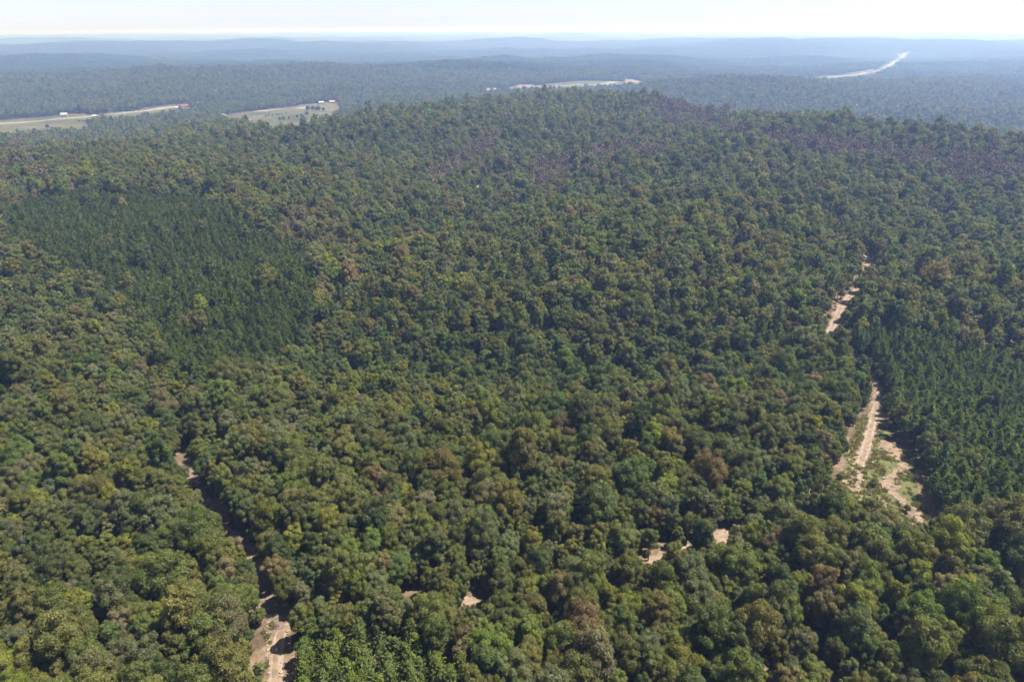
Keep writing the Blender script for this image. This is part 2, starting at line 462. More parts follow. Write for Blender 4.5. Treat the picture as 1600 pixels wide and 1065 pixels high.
def ragged_ribbon(name, line, width, mat, lift, seed, bite=0.55, parent=None, off=0.0, cols=15, rut=0.0):
    """worn track: the edge is eaten away unevenly, the wheel lines sink in"""
    line = np.asarray(line)
    d = np.gradient(line, axis=0); d /= np.linalg.norm(d, axis=1)[:, None] + 1e-9
    nrm = np.stack([-d[:, 1], d[:, 0]], 1)
    n = len(line); s = np.linspace(-0.5, 0.5, cols)
    P = line[:, None, :] + nrm[:, None, :] * (s[None, :, None] * width + off)
    x = P[..., 0]; y = P[..., 1]
    z = height(x, y) + lift + 0.05 * fbm(x, y, 2.2, seed, 2) - rut * (np.exp(-((np.abs(s * width) - 0.95) / 0.35) ** 2))[None, :]
    V = np.stack([x, y, z], -1).reshape(-1, 3)
    xc = 0.5 * (x[:-1, :-1] + x[1:, 1:]); yc = 0.5 * (y[:-1, :-1] + y[1:, 1:])
    sc = np.abs(0.5 * (s[1:] + s[:-1]))[None, :] * 2
    keepf = sc < 1 - bite * (0.5 + 0.9 * fbm(xc, yc, 5.5, seed + 3, 3))
    ii, jj = np.nonzero(keepf)
    a = ii * cols + jj
    F = np.stack([a, a + cols, a + cols + 1, a + 1], 1)
    u, inv = np.unique(F, return_inverse=True)
    return link(name, mesh_np(name, V[u], inv.reshape(F.shape), mat, True), parent)

def fine(line, step=0.45):
    L = np.concatenate([[0], np.cumsum(np.linalg.norm(np.diff(line, axis=0), axis=1))])
    t = np.arange(0, L[-1], step)
    return np.stack([np.interp(t, L, line[:, 0]), np.interp(t, L, line[:, 1])], 1)
t0 = tag(ragged_ribbon('dirt_track', fine(TRACK), 7.0, M_SAND, 0.12, 41, 0.75, rut=0.09), 'pale sandy dirt track winding through the forest past the clearing', 'track', kind='structure')
for sd in (-0.95, 0.95):
    ragged_ribbon('wheel_rut', fine(TRACK), 1.1, M_RUT, 0.10, int(60 + 10 * sd), 0.9, parent=t0, off=sd, cols=6)
tag(ragged_ribbon('forest_lane', fine(BRANCH), 6.5, M_LANE, 0.12, 47, 0.9), 'eroded dirt lane leading away uphill between oaks', 'track', kind='structure')
tag(patch('clearing', CLEARING, M_GRASS, 0.06, 0.9, ragged=0.5, seed=3), 'grassy clearing with bare sand beside the dirt track', 'clearing', kind='structure')
tag(ragged_ribbon('sand_wash', fine(WASH), 8.0, M_SAND, 0.14, 53, 1.15), 'eroded sandy wash running down across the grassy clearing', 'wash', kind='structure')
tag(patch('sandy_gap', GAP, M_VERGE, 0.4, 2.0, ragged=1.2, seed=8), 'tan bare gap in the distant woods', 'clearing', kind='structure')
tag(patch('meadow', FIELD_A, M_MEADOW, 0.5, 7, ragged=0.9, seed=1), 'dry meadow below the highway', 'field', kind='structure')
tag(patch('pasture', FIELD_B, M_MEADOW, 0.5, 7, ragged=0.9, seed=2), 'pale pasture with scattered trees in the valley', 'field', kind='structure')
tag(ribbon('gravel_bar', smooth_line(POND_STRIP, 10), 42, M_ROAD, 0.8, 5, 0.5, seed=4), 'grey gravel strip along the edge of the pasture', 'gravel', kind='structure')
tag(ribbon('farm_lane', smooth_line(LANE, 6), 14, M_VERGE, 0.7, 5, 0.4, seed=6), 'tan farm lane at a house among trees', 'lane', kind='structure')
for pl in STRIPS:
    tag(patch('valley_floor', pl, M_STRIP, 0.45, max(6.0, float(np.ptp(pl, axis=0).max()) / 60), ragged=0.2, seed=5), 'strip of dry grass along the highway', 'field', 'grass strips along the highway', kind='structure')
hv = ribbon('verge', HWY, 27, M_VERGE, 0.55, 5, 0.25, seed=12)
tag(hv, 'dry mown verge along the valley highway', 'verge', kind='structure')
hw = ribbon('highway', HWY, 15, M_ROAD, 0.9, 5)
tag(hw, 'pale two lane highway crossing the wooded valley', 'highway', kind='structure')
for off in (-6.6, 0.0, 6.6):
    ribbon('lane_line', HWY, 0.25, M_LINE, 0.96, 2, parent=hw, off=off)
for k, p in enumerate(FAR_CLEAR):
    st = max(4.0, float(np.ptp(p, axis=0).max()) / 26)
    tag(patch('bare_ground', p, M_SAND, 0.9, st, ragged=0.3, seed=60 + k), 'bare tan patch of ground by the distant highway', 'clearing', 'bare patches near the highway', kind='structure')

# ------------------------------------------------------------------ trees: meshes
def unit(v):
    return v / (np.linalg.norm(v, axis=-1, keepdims=True) + 1e-9)

def quads(C, N, U, lu, lv):
    """rhombic leaf blades at C, normal N, long axis near U"""
    U = unit(U - N * (U * N).sum(-1, keepdims=True)); W = np.cross(N, U)
    lu = lu[:, None]; lv = lv[:, None]
    V = np.stack([C - U * lu, C - W * lv + U * lu * 0.1, C + U * lu, C + W * lv + U * lu * 0.1], 1).reshape(-1, 3)
    F = np.arange(len(V)).reshape(-1, 4)
    return V, F

def tube(pts, rad, sides=6):
    pts = np.asarray(pts, float); n = len(pts)
    d = unit(np.gradient(pts, axis=0))
    ref = np.array([0.31, 0.95, 0.05])
    a = unit(np.cross(d, ref)); b = np.cross(d, a)
    th = np.arange(sides) * 2 * math.pi / sides
    V = pts[:, None, :] + (a[:, None, :] * np.cos(th)[None, :, None] + b[:, None, :] * np.sin(th)[None, :, None]) * np.asarray(rad)[:, None, None]
    i = np.arange(n - 1)[:, None] * sides; k = np.arange(sides)[None, :]; k2 = (k + 1) % sides
    F = np.stack([i + k, i + k2, i + sides + k2, i + sides + k], -1).reshape(-1, 4)
    return V.reshape(-1, 3), F

def join(parts):
    Vs, Fs, o = [], [], 0
    for V, F in parts:
        Vs.append(V); Fs.append(F + o); o += len(V)
    return np.concatenate(Vs), np.concatenate(Fs)

def broadleaf(seed, lobes, leaves, size, rx=3.9, H=15.0, base=4.2, trunk=True, shape=1.0):
    """uneven dome of leafy lobes on a forked trunk"""
    g = np.random.default_rng(seed)
    cz = base + (H - base) * 0.46; rz = (H - base) * 0.5
    # lobe centres: spiral over the dome, uneven depth
    k = np.arange(lobes) + 0.5
    zz = 1 - 1.55 * k / lobes
    ph = k * 2.39996 + g.uniform(0, 6.28)
    rr = np.sqrt(np.maximum(0, 1 - zz * zz))
    D = np.stack([rr * np.cos(ph), rr * np.sin(ph), zz], 1) + g.normal(0, 0.13, (lobes, 3))
    D = unit(D)
    dep = g.uniform(0.50, 0.88, lobes) * (1 + 0.20 * np.sin(ph * 2 + seed) * rr)
    lean = g.normal(0, 0.3, 2)
    LC = D * dep[:, None] * np.array([rx, rx, rz * shape]) + np.array([0, 0, cz])
    LC[:, :2] += lean * (LC[:, 2:3] - cz) / rz
    LR = g.uniform(0.22, 0.40, lobes) * rx * (26.0 / lobes) ** 0.22
    n = lobes * leaves
    li = np.repeat(np.arange(lobes), leaves)
    d = unit(g.normal(0, 1, (n, 3)) + D[li] * 0.6 + np.array([0, 0, 0.45]))
    rad = LR[li] * g.uniform(0.45, 1.12, n) ** 0.6
    C = LC[li] + d * rad[:, None] * np.array([1, 1, 0.78])
    # smaller sprays push the outline out
    C += g.normal(0, 0.09, (n, 3)) * rx * 0.3
    N = unit(d + g.normal(0, 0.48, (n, 3)) + np.array([0, 0, 0.22]))
    U = unit(g.normal(0, 1, (n, 3)))
    s = size * g.uniform(0.6, 1.35, n)
    V, F = quads(C, N, U, s, s * g.uniform(0.5, 0.8, n))
    lv = np.clip(0.5 + g.normal(0, 0.2, n) + (g.uniform(-0.28, 0.28, lobes))[li], 0, 1)
    tp = []
    top = np.array([lean[0] * 0.6, lean[1] * 0.6, cz + rz * 0.35])
    zs = np.linspace(0, 1, 6)
    path = np.stack([top[0] * zs ** 1.5 + 0.12 * np.sin(zs * 5 + seed), top[1] * zs ** 1.5 + 0.1 * np.cos(zs * 4 + seed) - 0.1, -0.6 + (top[2] + 0.6) * zs], 1)
    tp.append(tube(path, np.array([0.34, 0.25, 0.21, 0.17, 0.12, 0.06]), 7))
    if trunk:
        for j in g.choice(lobes, min(9, lobes), replace=False):
            f = g.uniform(0.35, 0.85)
            st = np.array([np.interp(f, zs, path[:, c]) for c in range(3)])
            if st[2] > LC[j, 2] - 0.4: st = np.array([np.interp(0.4, zs, path[:, c]) for c in range(3)])
            mid = 0.5 * (st + LC[j]) + np.array([0, 0, 0.35])
            tp.append(tube([st, mid, LC[j] + D[j] * LR[j] * 0.3], [0.10, 0.065, 0.02], 5))
    return (V, F, lv), join(tp)

def pine(seed, whorls, branches, tufts, tl, H=11.0, rx=2.0, base=2.2):
    g = np.random.default_rng(seed)
    C, N, U, S = [], [], [], []
    tp = [tube([(0, 0, -0.5), (0.05, 0, H * 0.35), (0, 0.05, H * 0.7), (0, 0, H - 0.2)], [0.17, 0.13, 0.08, 0.02], 6)]
    for w in range(whorls):
        t = (w + g.uniform(-0.3, 0.3)) / (whorls - 1); t = min(max(t, 0), 1)
        z = base + (H - base - 0.3) * t
        L = rx * (1 - t ** 1.7) ** 0.8 * (0.55 + 0.45 * min(1, t * 4 + 0.35)) + 0.22
        a0 = g.uniform(0, 6.28)
        for b in range(branches):
            a = a0 + b * 6.283 / branches + g.uniform(-0.3, 0.3)
            l = L * g.uniform(0.65, 1.2)
            rise = 0.10 + 0.75 * t + g.uniform(-0.1, 0.15)
            dirh = np.array([math.cos(a), math.sin(a), 0])
            for q in range(tufts):
                s = (q + g.uniform(0.3, 1)) / tufts
                p = np.array([0, 0, z]) + dirh * l * s + np.array([0, 0, l * rise * s * s * 0.8])
                C.append(p + g.normal(0, 0.10, 3)); U.append(dirh * (0.9 - 0.3 * t) + np.array([0, 0, 0.65 + 0.5 * t]) + g.normal(0, 0.3, 3))
                N.append(g.normal(0, 0.6, 3) + np.array([0, 0, 0.75]) + dirh * 0.3); S.append(tl * g.uniform(0.7, 1.3))
            if w % 2 == 0 and tufts > 4 and l > 0.5:
                tp.append(tube([(0, 0, z), np.array([0, 0, z]) + dirh * l * 0.9 + np.array([0, 0, l * rise * 0.6])], [0.04, 0.01], 4))
    # leader tufts
    for q in range(max(3, tufts)):
        C.append(np.array([0, 0, H - 0.1 - 0.1 * q]) + g.normal(0, 0.08, 3)); U.append(np.array([0, 0, 1.0]) + g.normal(0, 0.35, 3)); N.append(g.normal(0, 1, 3)); S.append(tl)
    C, N, U, S = np.array(C), unit(np.array(N)), unit(np.array(U)), np.array(S)
    V, F = quads(C, N, U, S, S * 0.42)
    lv = np.clip(0.5 + g.normal(0, 0.22, len(C)), 0, 1)
    return (V, F, lv), join(tp)

def bare(seed, twigs, H=12.0, rx=3.0, dry=0.35):
    """leafless crown: limbs, then fans of thin twigs and a few dry leaves"""
    g = np.random.default_rng(seed)
    tp = [tube([(0, 0, -0.5), (0.1, 0, H * 0.25), (-0.05, 0.1, H * 0.5), (0.05, 0, H * 0.82)], [0.26, 0.19, 0.13, 0.04], 6)]
    ends = []
    for k in range(16):
        z0 = H * g.uniform(0.28, 0.72); a = k * 2.4 + g.uniform(-0.4, 0.4)
        L = rx * g.uniform(0.55, 1.0) * (1.15 - 0.5 * z0 / H)
        e = np.array([math.cos(a) * L, math.sin(a) * L, z0 + L * g.uniform(0.5, 1.1)])
        tp.append(tube([(0, 0, z0), e * np.array([0.45, 0.45, 0]) + np.array([0, 0, z0 + (e[2] - z0) * 0.35]), e], [0.09, 0.06, 0.02], 4))
        ends.append((np.array([0, 0, z0]), e))
    n = twigs
    k = g.integers(0, 16, n); f = g.uniform(0.3, 1.0, n)
    A = np.array([x[0] for x in ends])[k]; B = np.array([x[1] for x in ends])[k]
    st = A + (B - A) * f[:, None]
    dr = unit((B - A) + np.array([0, 0, 1.2]) + g.normal(0, 1.7, (n, 3)))
    L = g.uniform(0.5, 1.3, n)
    V, F = quads(st + dr * L[:, None] * 0.5, unit(g.normal(0, 1, (n, 3))), dr, L * 0.5, np.full(n, 0.030) + dry * 0.08 * (g.uniform(0, 1, n) > 0.6))
    return (V, F, np.clip(g.normal(0.5, 0.25, n), 0, 1)), join(tp)

def tree_mesh(name, crown, trunk, leafmat, barkmat):
    """crown and trunk in one mesh, for the massed woods"""
    (V, F, lv), (TV, TF) = crown, trunk
    me = mesh_np(name, np.concatenate([V, TV]), np.concatenate([F, TF + len(V)]), leafmat, False, np.concatenate([lv, np.full(len(TF), 0.5)]))
    me.materials.append(barkmat)
    mi = np.zeros(len(F) + len(TF), np.int32); mi[len(F):] = 1
    me.polygons.foreach_set('material_index', mi)
    return me

SH = [dict(rx=4.1, H=14.5, base=3.6), dict(rx=3.6, H=16.0, base=4.2), dict(rx=4.7, H=15.0, base=4.4), dict(rx=3.1, H=14.0, base=3.0), dict(rx=3.9, H=16.5, base=5.0),
      dict(rx=4.4, H=13.5, base=3.6), dict(rx=3.4, H=15.5, base=3.8), dict(rx=5.1, H=16.0, base=4.8), dict(rx=2.7, H=12.5, base=2.4), dict(rx=4.0, H=13.0, base=3.0)]
hero, mid_m, far_m = [], [], []
for i, s in enumerate(SH):
    lb = int(24 + s['rx'] * 7)
    c, t = broadleaf(100 + i, lb, 300, 0.185, **s)
    hero.append((mesh_np('crown', c[0], c[1], M_LEAF, False, c[2]), mesh_np('trunk', t[0], t[1], M_BARK, True), tree_mesh('oak', c, t, M_LEAF, M_BARK), s))
    c, t = broadleaf(100 + i, lb, 80, 0.31, **s)
    mid_m.append(tree_mesh('oak', c, t, M_LEAF, M_BARK))
    c, t = broadleaf(100 + i, 24, 13, 0.85, trunk=False, **s)
    far_m.append(tree_mesh('oak', c, t, M_LEAF, M_BARK))
PSH = [dict(H=10.6, rx=2.6, base=2.2), dict(H=11.4, rx=2.4, base=3.0), dict(H=9.8, rx=2.5, base=1.8), dict(H=10.2, rx=2.9, base=2.4), dict(H=11.8, rx=2.6, base=3.2)]
phero, pmid, pfar = [], [], []
for i, s in enumerate(PSH):
    c, t = pine(300 + i, 17, 8, 13, 0.30, **s)
    phero.append((mesh_np('crown', c[0], c[1], M_NEEDLE, False, c[2]), mesh_np('trunk', t[0], t[1], M_BARK, True), tree_mesh('pine', c, t, M_NEEDLE, M_BARK), s))
    c, t = pine(300 + i, 13, 6, 6, 0.46, **s)
    pmid.append(tree_mesh('pine', c, t, M_NEEDLE, M_BARK))
    c, t = pine(300 + i, 8, 5, 3, 0.85, **s)
    pfar.append(tree_mesh('pine', c, t, M_NEEDLE, M_BARK))
bhero = []
for i in range(3):
    c, t = bare(400 + i, 1500, H=11.5 + i, rx=3.1)
    bhero.append((mesh_np('twigs', c[0], c[1], M_TWIG, False, c[2]), mesh_np('trunk', t[0], t[1], M_BARK_DEAD, True)))
bfar = []
for i in range(4):
    s = SH[i]
    c, t = broadleaf(500 + i, 14, 15, 0.60, **s)
    c = (c[0], c[1], c[2])
    bfar.append(tree_mesh('bare_tree', c, t, M_TWIG, M_BARK_DEAD))

# a patch of distant canopy: several dozen small crowns together
def clump(seed, rad=27.0, n=46):
    g = np.random.default_rng(seed)
    parts, lvs = [], []
    a = g.uniform(0, 6.28, n); r = rad * np.sqrt(g.uniform(0, 1, n))
    for k in range(n):
        (V, F, lv), _ = broadleaf(int(g.integers(1, 9999)), 8, 7, 1.7, rx=g.uniform(3.2, 5.0), H=g.uniform(12, 17), base=4, trunk=False)
        parts.append((V + np.array([r[k] * math.cos(a[k]), r[k] * math.sin(a[k]), 0]), F)); lvs.append(np.clip(lv * 0.5 + g.uniform(0, 0.5), 0, 1))
    V, F = join(parts)
    return mesh_np('canopy', V, F, M_LEAF, False, np.concatenate(lvs))
clumps = [clump(700 + i) for i in range(4)]

# ------------------------------------------------------------------ trees: where they stand
_wp = [pix(*p) for p in TRACK_PX]
TR_F = smooth_line(_wp[:6], 4); TR_A = smooth_line(_wp[5:24], 4); TR_B = smooth_line(_wp[23:37], 4); TR_C = smooth_line(_wp[36:], 4)
SOIL = []
for p_ in [(642, 935), (752, 944), (880, 913), (1000, 890), (1042, 862), (1138, 838), (1262, 792), (1130, 860)]:
    c_ = pix(*p_); SOIL += [c_, c_ * (1 - 3.0 / np.hypot(*c_))]
def near_open(x, y):
    """distance to open ground, negative inside"""
    d = np.minimum(np.minimum(dist_line(TR_A, x, y) - 3.5, dist_line(TR_F, x, y) - 1.2), dist_line(TR_B, x, y) - 0.2)
    d = np.minimum(d, dist_line(TR_C, x, y) - 3.9)
    d = np.minimum(d, dist_line(BRANCH[::3], x, y) - 1.9)
    d = np.minimum(d, dist_line(WASH[::3], x, y) - 2.0)
    for c_ in SOIL: d = np.minimum(d, np.hypot(x - c_[0], y - c_[1]) - 2.4)
    d = np.minimum(d, dist_line(np.concatenate([CLEARING, CLEARING[:1]]), x, y) - 1.6)
    d = np.where(inside(CLEARING, x, y), -2.0, d)
    return d

def hexgrid(x0, x1, y0, y1, s, jit, seed):
    g = np.random.default_rng(seed)
    ys = np.arange(y0, y1, s * 0.866); xs = np.arange(x0, x1, s)
    X, Y = np.meshgrid(xs, ys); X = X + (np.arange(len(ys)) % 2)[:, None] * s * 0.5
    X = X.ravel() + g.uniform(-jit, jit, X.size) * s; Y = Y.ravel() + g.uniform(-jit, jit, Y.size) * s
    return X, Y

def wedge(x, y, z=12.0, mx=170, my=420):
    px, py, w = project(x, y, z)
    return (px > -mx) & (px < 1600 + mx) & (py < 1065 + my) & (py > -200), px, py, w

TINTS = np.array([
    (0.104, 0.122, 0.026),   # 0 mid green
    (0.070, 0.093, 0.025),   # 1 deep green
    (0.130, 0.128, 0.032),   # 2 olive
    (0.148, 0.158, 0.020),   # 3 yellow-green
    (0.116, 0.128, 0.052),   # 4 grey-green
    (0.155, 0.118, 0.050),   # 5 russet
    (0.156, 0.138, 0.066),   # 6 tan
    (0.110, 0.142, 0.026)])  # 7 fresh green
TINTS = (TINTS * 0.88 + TINTS.mean(0) * 0.12) * np.array([1.10, 1.10, 1.16])
TNAME = ['mid green', 'deep green', 'olive green', 'yellow-green', 'grey-green', 'russet brown', 'faded tan', 'fresh green']

def pick_tints(x, y, seed):
    g = np.random.default_rng(seed)
    n = len(x)
    u = np.clip(g.uniform(0, 1, n) + 0.34 * fbm(x, y, 85, 71, 3), 0, 0.9999)
    autumn = np.clip(0.5 + 0.9 * fbm(x, y, 160, 73, 2), 0, 1)
    r = np.hypot(x, y)
    cum = np.array([0.26, 0.42, 0.60, 0.69, 0.87, 0.876, 0.90, 1.0])
    k = np.searchsorted(cum, u)
    # more turning trees on the dry slopes
    sw = g.uniform(0, 1, n) < 0.10 * autumn
    k = np.where(sw, g.choice([2, 2, 5, 6, 6], n), k)
    # deep greens in hollows, paler tints on swells: gully shading put into tree colours
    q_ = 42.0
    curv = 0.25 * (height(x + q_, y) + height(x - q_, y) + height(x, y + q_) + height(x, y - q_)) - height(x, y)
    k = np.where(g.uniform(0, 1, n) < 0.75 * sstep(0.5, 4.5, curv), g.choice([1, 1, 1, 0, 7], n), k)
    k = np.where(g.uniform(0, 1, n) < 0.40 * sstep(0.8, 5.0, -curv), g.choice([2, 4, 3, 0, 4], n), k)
    k = np.where(inside(TAN, x, y) & (g.uniform(0, 1, n) < 0.7), g.choice([6, 2, 6, 5], n), k)
    col = TINTS[k] * g.uniform(0.82, 1.2, (n, 1)) * (1 + g.normal(0, 0.05, (n, 3)))
    return k, np.clip(col, 0.008, 0.3)

def woods_points():
    out = []
    bands = [(0, 300, 3.75, 1), (300, 900, 4.1, 2), (900, 2700, 5.6, 3)]
    for r0, r1, sp, seed in bands:
        X, Y = hexgrid(-r1, r1, 20, r1, sp, 0.36, seed)
        r = np.hypot(X, Y)
        k = (r >= r0) & (r < r1) & (np.abs(X) < 0.86 * Y + 130)
        X, Y = X[k], Y[k]
        Z = height(X, Y)
        ok, px, py, w = wedge(X, Y, Z + 12)
        out.append((X[ok], Y[ok], Z[ok]))
    return [np.concatenate(a) for a in zip(*out)]

X, Y, Z = woods_points()
r_ = np.hypot(X, Y)
keep = np.ones(len(X), bool)
nearm = r_ < 1500
do = np.full(len(X), 99.0); do[nearm] = near_open(X[nearm], Y[nearm])
gr = np.random.default_rng(5)
keep &= do > gr.uniform(0.2, 2.2, len(X))
far_ = ~nearm | (r_ > 900)
hd = np.full(len(X), 999.0); hd[far_] = dist_line(HWY[::2], X[far_], Y[far_])
keep &= hd > 22
keep &= ~(inside(GAP, X, Y) & (gr.uniform(0, 1, len(X)) < 0.8))
for pl in [FIELD_A, FIELD_B] + FAR_CLEAR + STRIPS:
    keep &= ~inside(pl, X, Y)
keep &= dist_line(smooth_line(LANE, 8), X, Y) > 10
for s in SPOTS:
    keep &= np.hypot(X - s[0], Y - s[1]) > 17
isL = inside(PINES_L, X, Y); isR = inside(PINES_R, X, Y); isB = inside(PINES_B, X, Y)
pineblock = isL | isR | isB
keep &= ~(pineblock & (gr.uniform(0, 1, len(X)) > np.where(isB, 0.05, 0.04)))
keep &= gr.uniform(0, 1, len(X)) > 0.03                     # small gaps
X, Y, Z, r_ = X[keep], Y[keep], Z[keep], r_[keep]
n = len(X)
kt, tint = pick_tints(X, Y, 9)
barep = np.zeros(n, bool)
for pl in BARES[:-1]: barep |= inside(pl, X, Y)
barep |= inside(BARES[-1], X, Y) & (gr.uniform(0, 1, n) < 0.3)
barep &= gr.uniform(0, 1, n) < 0.88
barep |= (r_ > 500) & (gr.uniform(0, 1, n) < 0.05 * (1 + fbm(X, Y, 240, 88, 2)))
strayp = (~barep) & (r_ > 260) & (gr.uniform(0, 1, n) < 0.10 + 0.22 * np.clip(fbm(X, Y, 330, 55, 2), 0, 1))     # pines among the oaks
sz = np.clip(gr.normal(0.62, 0.16, n), 0.34, 1.12) * np.interp(r_, [250, 500, 900], [1.0, 1.12, 1.2]) * (1 + 0.18 * fbm(X, Y, 60, 66, 2))
edge = np.zeros(n); nm_ = r_ < 1500; edge[nm_] = (near_open(X[nm_], Y[nm_]) < 5)
sz = sz * np.where(edge > 0, 0.82, 1.0)
rot = gr.uniform(0, 6.283, n)
hs = gr.uniform(1.05, 1.42, n)
vi = gr.integers(0, len(SH), n)
# saplings and brush along the open edges
_sx, _sy = [], []
for ln in (TR_A, TR_B, TR_C, BRANCH[::3], WASH[::3]):
    q = ln[np.hypot(ln[:, 0], ln[:, 1]) < 520]
    for rep_ in range(5):
        a_ = gr.uniform(0, 6.283, len(q)); rr_ = gr.uniform(2.2, 6.5, len(q))
        _sx.append(q[:, 0] + rr_ * np.cos(a_)); _sy.append(q[:, 1] + rr_ * np.sin(a_))
_sx = np.concatenate(_sx); _sy = np.concatenate(_sy)
_dl = np.minimum(np.minimum(dist_line(TRACK[::3], _sx, _sy), dist_line(BRANCH[::3], _sx, _sy)), 99)
_k = (_dl > 2.3) & (~inside(CLEARING, _sx, _sy) | (gr.uniform(0, 1, len(_sx)) < 0.04)) & (gr.uniform(0, 1, len(_sx)) < 0.5)
SAX, SAY = _sx[_k], _sy[_k]

# plantation pines: planted closer than the oaks, in rough rows
def pine_points():
    out = []
    for pl, sp, seed, jit in ((PINES_L, 3.0, 31, 0.42), (PINES_R, 2.85, 32, 0.36), (PINES_B, 2.9, 33, 0.4)):
        x0, y0 = pl.min(0); x1, y1 = pl.max(0)
        x, y = hexgrid(x0, x1, y0, y1, sp, jit, seed)
        k = inside(pl, x, y); x, y = x[k], y[k]
        k = near_open(x, y) > 0.6; x, y = x[k], y[k]
        k = np.random.default_rng(seed).uniform(0, 1, len(x)) > 0.05; x, y = x[k], y[k]
        out.append((x, y, np.full(len(x), 0.95 if pl is PINES_L else (0.88 if pl is PINES_R else 0.80))))
    return [np.concatenate(a) for a in zip(*out)]
PX, PY, PS = pine_points()
sx, sy = X[strayp], Y[strayp]
PX = np.concatenate([PX, sx]); PY = np.concatenate([PY, sy]); PS = np.concatenate([PS, np.full(len(sx), 1.15)])
PZ = height(PX, PY)
ok, ppx, ppy, pw = wedge(PX, PY, PZ + 8)
PX, PY, PZ, PS = PX[ok], PY[ok], PZ[ok], PS[ok]
pr_ = np.hypot(PX, PY); pn = len(PX)
PS = PS * np.clip(gr.normal(1, 0.15, pn), 0.6, 1.35)
PCOL = np.array([(0.076, 0.104, 0.024), (0.063, 0.090, 0.024), (0.092, 0.116, 0.024), (0.076, 0.102, 0.034)])
PNAME = ['green', 'dark green', 'light green', 'bluish green']
pk = gr.integers(0, 4, pn)
ptint = PCOL[pk] * gr.uniform(0.85, 1.2, (pn, 1))
ptint = np.where((inside(PINES_L, PX, PY))[:, None], ptint * np.array([0.98, 0.98, 0.8]), ptint)
ptint = np.where((inside(PINES_R, PX, PY))[:, None], ptint * np.array([1.15, 1.2, 0.9]), ptint)
ptint = np.where((inside(PINES_B, PX, PY))[:, None], ptint * np.array([1.6, 1.5, 1.3]), ptint)
prot = gr.uniform(0, 6.283, pn); pvi = gr.integers(0, len(PSH), pn)

# ---- the trees that show largest are things of their own
def size_on_screen(x, y, z, h):
    px, py, w = project(x, y, z + h)
    vis = (px > -25) & (px < 1625) & (py < 1085)
    return np.where(vis, 1.0 / w, 0)

def words(s):
    return len(s.replace('-', ' ').split())

oak_idx = np.nonzero(~barep & ~strayp)[0]
show = size_on_screen(X[oak_idx], Y[oak_idx], Z[oak_idx], 11.0)
near_oaks = oak_idx[np.argsort(-show)[:300]]
pshow = size_on_screen(PX, PY, PZ, 7.0)
near_pines = np.argsort(-pshow)[:240]
near_oak_set = np.zeros(n, bool); near_oak_set[near_oaks] = True
near_pine_set = np.zeros(pn, bool); near_pine_set[near_pines] = True

def size_word(rx, h):
    if rx > 2.9: return 'broad'
    if rx < 1.7: return 'slender'
    if h > 12.5: return 'tall'
    if h < 8.6: return 'low'
    return 'rounded'

def size_noun(i):
    s = SH[vi[i]]
    return size_word(s['rx'] * sz[i], s['H'] * sz[i] * hs[i])

od = near_open(X[near_oaks], Y[near_oaks])
dtrk = dist_line(TRACK[::3], X[near_oaks], Y[near_oaks]); dbr = dist_line(BRANCH[::3], X[near_oaks], Y[near_oaks]); dcl = inside(CLEARING, X[near_oaks], Y[near_oaks])
for q, i in enumerate(near_oaks):
    dd = np.hypot(X[near_oaks] - X[i], Y[near_oaks] - Y[i]); nb = near_oaks[np.argsort(dd)[1:3]]
    if dbr[q] < 8 and dbr[q] < dtrk[q]: where = 'on the edge of the eroded lane'
    elif dtrk[q] < 8.5: where = 'on the edge of the sandy track'
    else: where = 'touching a %s %s one' % (size_noun(nb[0]), TNAME[kt[nb[0]]])
    lab = '%s %s oak %s' % (size_noun(i), TNAME[kt[i]], where)
    if 'edge' in where: lab += ' beside a %s one' % TNAME[kt[nb[0]]]
    else: lab += ' and a %s %s' % (size_noun(nb[1]), TNAME[kt[nb[1]]])
    cm, tm, _, s = hero[vi[i]]
    e = bpy.data.objects.new('oak_tree', None); COL.objects.link(e)
    e.location = (X[i], Y[i], Z[i]); e.rotation_euler = (0, 0, rot[i]); e.scale = (sz[i], sz[i], sz[i] * hs[i])
    e.empty_display_size = 1
    tag(e, lab, 'tree', 'oaks of the near woods')
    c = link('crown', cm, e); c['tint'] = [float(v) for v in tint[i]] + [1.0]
    link('trunk', tm, e)

for q, i in enumerate(near_pines):
    x, y = PX[i], PY[i]
    dd = np.hypot(PX[near_pines] - x, PY[near_pines] - y); nb = near_pines[np.argsort(dd)[1:3]]
    def psize(j):
        hgt = PSH[pvi[j]]['H'] * PS[j]
        return 'tall' if hgt > 11.3 else ('short' if hgt < 8.8 else 'mid-sized')
    if inside(PINES_B, x, y): where = 'thicket pine beside the sandy track'
    elif inside(PINES_R, x, y): where = 'plantation pine by the grassy clearing'
    else: where = 'pine alone among oaks'
    lab = '%s %s %s' % (psize(i), PNAME[pk[i]], where)
    if 'alone' not in where: lab += ', next to a %s %s one' % (psize(nb[0]), PNAME[pk[nb[0]]])
    cm, tm, _, s = phero[pvi[i]]
    e = bpy.data.objects.new('pine_tree', None); COL.objects.link(e)
    e.location = (x, y, PZ[i]); e.rotation_euler = (0, 0, prot[i]); e.scale = (PS[i],) * 3
    tag(e, lab, 'pine', 'young pines of the near woods')
    c = link('crown', cm, e); c['tint'] = [float(v) for v in ptint[i]] + [1.0]
    link('trunk', tm, e)

